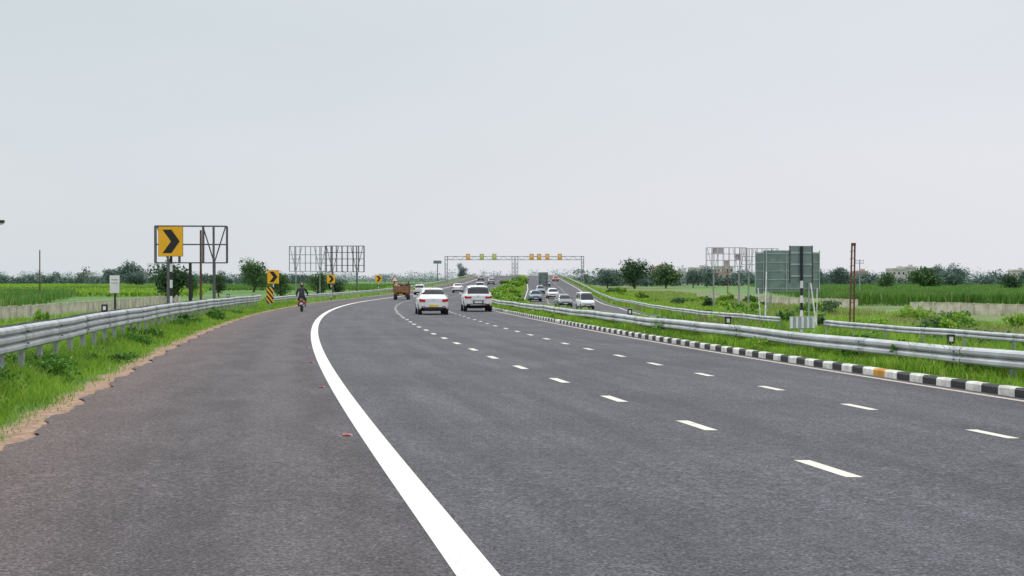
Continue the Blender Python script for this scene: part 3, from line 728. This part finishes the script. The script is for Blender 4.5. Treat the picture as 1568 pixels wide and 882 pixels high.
car('car',-13.7,212,'hatch','cwhite',hd(212)); car('car',-9.0,236,'sedan','cwhite',hd(236)); car('car',-5.5,247,'suv','cwhite',hd(247))
car('car',-6.2,430,'hatch','cwhite',0); car('car',-9.0,410,'sedan','cgrey',0); car('car',-5.0,340,'sedan','cgrey',0)
pi=math.pi
car('van',7.8,152,'van','cwhite',pi+hd(152)+.12,zf=ZR)
car('car',6.0,166,'hatch','cgrey',pi+hd(166)+.1,zf=ZR); car('car',3.3,205,'suv','cblue',pi+.05,zf=ZR); car('car',6.4,226,'suv','cwhite',pi+.05,zf=ZR)
car('car',5.2,262,'sedan','cblue',pi,zf=ZR); car('car',8.0,330,'hatch','cgrey',pi,zf=ZR); car('car',12.2,400,'hatch','cred',pi,zf=ZR)
# goods truck, seen from behind
M['wood']=simple('truck_body_orange_brown',(.30,.13,.06),.7,0,.4,2.5); M['tarp']=simple('tarpaulin_dark',(.06,.045,.04),.8,0,.4,2); M['tan']=simple('cargo_sacks',(.42,.28,.17),.85,0,.35,3)
mb=MB(); W=1.75
mb.box((0,-.2,.62),(.9,3.6,.16),1)
mb.box((0,-.9,.86),(W,2.5,.10),0)
for sx in(-1,1):
    mb.box((sx*(W/2-.03),-.9,1.26),(.05,2.4,.72),0)
    for y in np.linspace(-2.0,.2,6): mb.box((sx*(W/2+.01),y,1.28),(.05,.07,.82),1)
    for zz in(1.05,1.3,1.55): mb.box((sx*(W/2+.005),-.9,zz),(.045,2.44,.05),5)
    for y in(-1.55,1.05):
        mb.tube((sx*.62,y,.34),(sx*.84,y,.34),.34,n=20,mat=4)
    mb.box((sx*.70,-2.17,.72),(.2,.05,.12),2)
    mb.box((sx*.62,-2.1,.42),(.26,.03,.34),3)
mb.box((0,-2.12,1.22),(W,.06,.64),0)
for x in np.linspace(-.8,.8,6): mb.box((x,-2.165,1.22),(.05,.04,.66),5)
for zz in(.92,1.22,1.5): mb.box((0,-2.168,zz),(W,.03,.04),5)
mb.box((0,-2.16,.60),(W*.9,.08,.12),3); mb.box((0,-2.205,.62),(.4,.015,.1),6)
for i in range(16):
    mb.ell((random.uniform(-.6,.6),random.uniform(-1.9,.1),1.55+random.uniform(0,.18)),(.30,.34,.18),5 if random.random()<.35 else 3,10,6)
for y in(-2.05,-1.3,-.6,.2):
    mb.beam((-W/2+.03,y,1.6),(-W/2+.08,y,2.05),.04,1);mb.beam((W/2-.03,y,1.6),(W/2-.08,y,2.05),.04,1);mb.beam((-W/2+.08,y,2.05),(W/2-.08,y,2.05),.04,1)
stack(mb,[(.45,.80,2.15,.45),(.7,.83,2.2,.45),(1.15,.83,2.15,.45),(1.75,.76,1.85,.48),(1.88,.68,1.7,.55)],lambda x,y,z,hw,yf,yr:(7 if 1.2<z<1.75 and abs(x)<.74 else 0))
mb.build('goods_truck',[M['wood'],M['rust'],M['tail'],M['tarp'],M['tyre'],M['tan'],M['ply'],M['glass']],(-12.6,163,float(Zr(163))+.005),hd(163))
# ------------------------------------------------------------------ motorcycle and rider
mX,mY=-13.15,89; mz=float(Zr(mY))+.004; mr=hd(mY)
mb=MB()
for y,w_ in((-.64,.055),(.68,.045)):
    mb.torus((0,y,.30),.25,w_,0,wx=.95); mb.torus((0,y,.30),.205,.014,1)
    for k in range(8):
        a=k*math.pi/4; mb.tube((0,y,.3),(0,y+.2*math.cos(a),.3+.2*math.sin(a)),.008,n=5,mat=1)
    mb.tube((-.07,y,.3),(.07,y,.3),.05,mat=1)
mb.tube((-.055,.68,.3),(-.055,.50,.95),.022,mat=1); mb.tube((.055,.68,.3),(.055,.50,.95),.022,mat=1)
mb.tube((0,.5,.92),(0,.25,.45),.03,mat=2); mb.tube((0,.25,.45),(0,-.2,.36),.03,mat=2); mb.tube((0,.48,.85),(0,-.7,.72),.025,mat=2)
for sx in(-1,1):
    mb.tube((sx*.08,-.64,.3),(sx*.08,-.15,.38),.02,mat=2); mb.tube((sx*.1,-.5,.34),(sx*.1,-.55,.72),.022,mat=1)
    mb.tube((0,.46,.98),(sx*.2,.48,1.02),.012,mat=1); mb.tube((sx*.2,.48,1.02),(sx*.38,.38,1.0),.012,mat=1); mb.tube((sx*.28,.43,1.01),(sx*.39,.375,1.0),.02,mat=2)
    mb.tube((sx*.22,.46,1.02),(sx*.32,.46,1.16),.006,mat=1,n=6); mb.ell((sx*.33,.46,1.2),(.065,.015,.045),2)
    mb.box((sx*.17,-.78,.66),(.07,.05,.05),5); mb.tube((sx*.1,.0,.36),(sx*.24,.0,.36),.018,mat=1)
    mb.box((sx*.19,-.45,.55),(.10,.34,.26),3)
mb.ell((0,.2,.86),(.13,.28,.13),3); mb.box((0,.08,.50),(.24,.36,.34),1,taper=.8); mb.ell((0,.1,.55),(.14,.16,.16),2)
mb.ell((0,-.30,.80),(.13,.42,.065),2); mb.ell((0,-.68,.72),(.09,.18,.07),3)
mb.box((0,-.86,.70),(.17,.06,.08),4); mb.box((0,-.885,.52),(.18,.01,.12),6); mb.beam((0,-.72,.66),(0,-.9,.40),.13,2,h=.02)
mb.tube((.13,.1,.32),(.15,-.35,.34),.03,mat=1); mb.tube((.15,-.35,.34),(.16,-.85,.40),.05,.055,mat=1)
mb.ell((0,.60,.92),(.09,.08,.1),6)
mb.build('motorcycle',[M['tyre'],M['rim'],M['trim'],M['cred'],M['tail'],M['yel'],M['plw']],(mX,mY,mz),mr)
rider=bpy.data.objects.new('motorcycle_rider',None); COL.objects.link(rider); rider.location=(mX,mY,mz); rider.rotation_euler=(0,0,mr)
def skinobj(name,verts,edges,radii,mat,root=0,sub=2):
    me=bpy.data.meshes.new(name); me.from_pydata(verts,edges,[]); me.materials.append(mat)
    ob=bpy.data.objects.new(name,me); COL.objects.link(ob); ob.parent=rider
    md=ob.modifiers.new('Skin','SKIN'); md.use_smooth_shade=True
    for i,r in enumerate(radii):
        d=me.skin_vertices[0].data[i]; d.radius=(r,r) if not isinstance(r,tuple) else r; d.use_root=(i==root)
    s_=ob.modifiers.new('Sub','SUBSURF'); s_.levels=sub; s_.render_levels=sub; return ob
m,g=newmat('rider_clothes'); co=g.n('ShaderNodeTexCoord').outputs['Object']; sx_=g.n('ShaderNodeSeparateXYZ',_0=co)
jk=g.maprange(sx_.outputs[2],.90,.92); nn=g.noise(co,9,4)
finish(g,g.mix(jk,g.mix(nn,(.018,.024,.045),(.04,.05,.08)),g.mix(nn,(.012,.013,.018),(.045,.048,.06))),.8,0,nn,.5,.02)
vs=[(0,-.22,.90),(0,-.20,1.05),(0,-.10,1.25),(0,-.02,1.42),(0,.01,1.50),(0,.04,1.58)]
ed=[(0,1),(1,2),(2,3),(3,4),(4,5)]; ra=[(.17,.13),(.17,.12),(.20,.125),(.15,.10),(.06,.06),(.055,.055)]
for sx in(-1,1):
    b=len(vs); vs+=[(sx*.21,-.02,1.40),(sx*.32,.10,1.18),(sx*.345,.33,1.05)]; ed+=[(3,b),(b,b+1),(b+1,b+2)]; ra+=[.085,.062,.04]
    b=len(vs); vs+=[(sx*.10,-.16,.87),(sx*.22,.26,.80),(sx*.20,.02,.42),(sx*.21,.0,.36),(sx*.23,.17,.34)]; ed+=[(0,b),(b,b+1),(b+1,b+2),(b+2,b+3),(b+3,b+4)]; ra+=[.12,.08,.058,.05,.04]
skinobj('body',vs,ed,ra,m)
for sx in(-1,1):
    vs=[(sx*.345,.33,1.05),(sx*.345,.375,1.035)];ed=[(0,1)];ra=[.03,.034]
    for k in range(4):
        x=sx*(.315+.020*k); b=len(vs); L=(.9,1,.95,.75)[k]; vs+=[(x,.40,1.035),(x,.40+.028*L,1.02),(x,.40+.02*L,.99)]; ed+=[(1,b),(b,b+1),(b+1,b+2)]; ra+=[.010,.009,.008]
    b=len(vs); vs+=[(sx*.305,.36,1.02),(sx*.295,.385,.995)]; ed+=[(0,b),(b,b+1)]; ra+=[.012,.009]
    skinobj('hand',vs,ed,ra,M['skin'],sub=1)
mb=MB(); mb.ell((0,.05,1.68),(.105,.125,.14),0,20,14); mb.ell((0,.065,1.66),(.118,.135,.145),1,22,16,zmin=-.75); mb.box((0,.17,1.67),(.17,.06,.09),2); mb.ell((0,.165,1.62),(.02,.03,.025),0)
for sx in(-1,1): mb.ell((sx*.035,.168,1.66),(.014,.01,.01),2)
mb.box((0,-.071,1.70),(.10,.01,.02),3)
mb.build('head_with_helmet',[M['skin'],M['trim'],M['glass'],M['wht']],parent=rider)
# ------------------------------------------------------------------ road studs
M['stud']=simple('red_reflector',(.50,.03,.04),.3); M['studb']=simple('stud_body',(.42,.30,.31),.6,0,.3,20)
mb=MB()
for y in 15.6+7.4*np.arange(0,30):
    X=float(Xe(y))-.27; z=float(Zr(y)); mb.box((X,y,z+.008),(.12,.11,.018),0,taper=.75); mb.box((X,y-.048,z+.010),(.09,.02,.012),1); mb.box((X,y,z+.019),(.05,.05,.004),1)
mb.build('road_stud',[M['studb'],M['stud']])
# ------------------------------------------------------------------ village buildings
def house(name,X,Y,w,d,h,st,mt,rz=0):
    e=bpy.data.objects.new(name,None); COL.objects.link(e); e.location=(X,Y,ZF); e.rotation_euler=(0,0,rz)
    mb=MB(); mb.box((0,0,h/2-.2),(w,d,h+.4),0); mb.build('walls',[M[mt]],parent=e)
    mb=MB(); mb.box((0,0,h+.1),(w+.5,d+.5,.18),0)
    for a,b,c_,d_ in((0,-d/2,w,.15),(0,d/2,w,.15),(-w/2,0,.15,d-.3),(w/2,0,.15,d-.3)): mb.box((a,b,h+.6),(c_,d_,.8),0)
    mb.box((w*.25,0,h+1.2),(w*.25,d*.3,2.0),0); mb.build('roof',[M[mt]],parent=e)
    mb=MB(); n=max(2,int(w/3))
    for s_ in range(st):
        for i in range(n): mb.box((-w/2+w*(i+.5)/n,-d/2-.01,(s_+.55)*h/st),(1.1,.06,1.3),0)
        for i in range(2): mb.box((-w/2-.01,-d/4+i*d/2,(s_+.55)*h/st),(.06,1.1,1.3),0)
    mb.build('windows',[M['glass']],parent=e)
    mb=MB(); mb.box((w*.1,-d/2-.03,1.05),(1.1,.08,2.1),0); mb.build('door',[M['rust']],parent=e)
for X,Y,w,d,h,st,mt in [(100,850,8,8,8,2,'concb'),(112,860,10,8,10,2,'concb'),(124,840,7,7,7.5,2,'concp'),(131,880,9,8,11,3,'concb'),(92,900,8,7,11,3,'concp'),(232,860,9,8,9.5,2,'concb'),(242,870,7,8,10.5,2,'concb'),(215,880,8,8,8,2,'concp'),(268,900,10,8,8,2,'concb'),(330,930,9,8,9,2,'concb'),(-330,1100,10,8,8,2,'concb'),(-290,1120,9,8,8,2,'concb')]:
    house('village_house',X,Y,w,d,h,st,mt,random.uniform(-.4,.4))
# ------------------------------------------------------------------ sky, sun, camera
w=bpy.data.worlds.new('World'); sc.world=w; w.use_nodes=True; g=N(w.node_tree)
el,az=math.radians(58),math.radians(-35)
sky=g.n('ShaderNodeTexSky',{'sky_type':'NISHITA','sun_disc':False,'sun_elevation':el,'sun_rotation':az,'dust_density':4.0,'air_density':1.2})
co=g.n('ShaderNodeTexCoord').outputs['Generated']; s_=g.n('ShaderNodeSeparateXYZ',_0=co)
zz=s_.outputs[2]
ov=g.mix(g.maprange(zz,0,.19),(.80,.81,.86),(.70,.76,.805))
lr=g.maprange(g.math('ADD',s_.outputs[0],g.math('MULTIPLY',zz,-.3)),-.42,.30)
ov=g.mix(g.math('MULTIPLY',g.math('SUBTRACT',1.0,lr),.85),ov,g.mix(g.maprange(zz,0,.2),(.69,.745,.785),(.595,.68,.725)))
ov=g.mix(g.math('MULTIPLY',lr,g.maprange(zz,.25,.0,.3,.55)),ov,(.83,.83,.88))
ov=g.mix(g.maprange(zz,.22,.75),ov,(1.45,1.50,1.55))
cv=g.n('ShaderNodeMapping',Vector=co,Scale=(1,1,3.2)).outputs[0]
cn=g.noise(cv,2.2,4,.5); ov=g.mix(g.maprange(cn,.35,.7,0,.14),ov,(.92,.925,.96))
skc=g.n('ShaderNodeVectorMath',{'operation':'SCALE'},_0=sky.outputs[0]); skc.inputs['Scale'].default_value=.09
col=g.mix(.08,ov,skc.outputs[0])
bg=g.n('ShaderNodeBackground',Color=col,Strength=1.0); g.n('ShaderNodeOutputWorld',Surface=bg.outputs[0])
sl=bpy.data.lights.new('sun','SUN'); sl.energy=1.5; sl.angle=math.radians(12); sl.color=(1,.97,.92)
so=bpy.data.objects.new('sun',sl); COL.objects.link(so)
d=Vector((math.sin(az)*math.cos(el),math.cos(az)*math.cos(el),math.sin(el)))
so.rotation_euler=d.to_track_quat('Z','Y').to_euler()
cam=bpy.data.cameras.new('camera'); cam.lens=50; cam.sensor_width=36; cam.clip_end=20000; cam.clip_start=.1
co_=bpy.data.objects.new('camera',cam); COL.objects.link(co_); co_.location=(0,0,1.65); co_.rotation_euler=(math.radians(90-.395),0,0)
sc.camera=co_
sc.view_settings.view_transform='Standard'; sc.view_settings.look='None'; sc.view_settings.exposure=0; sc.view_settings.gamma=1
print('faces',sum(len(o.data.polygons) for o in bpy.data.objects if o.type=='MESH'))
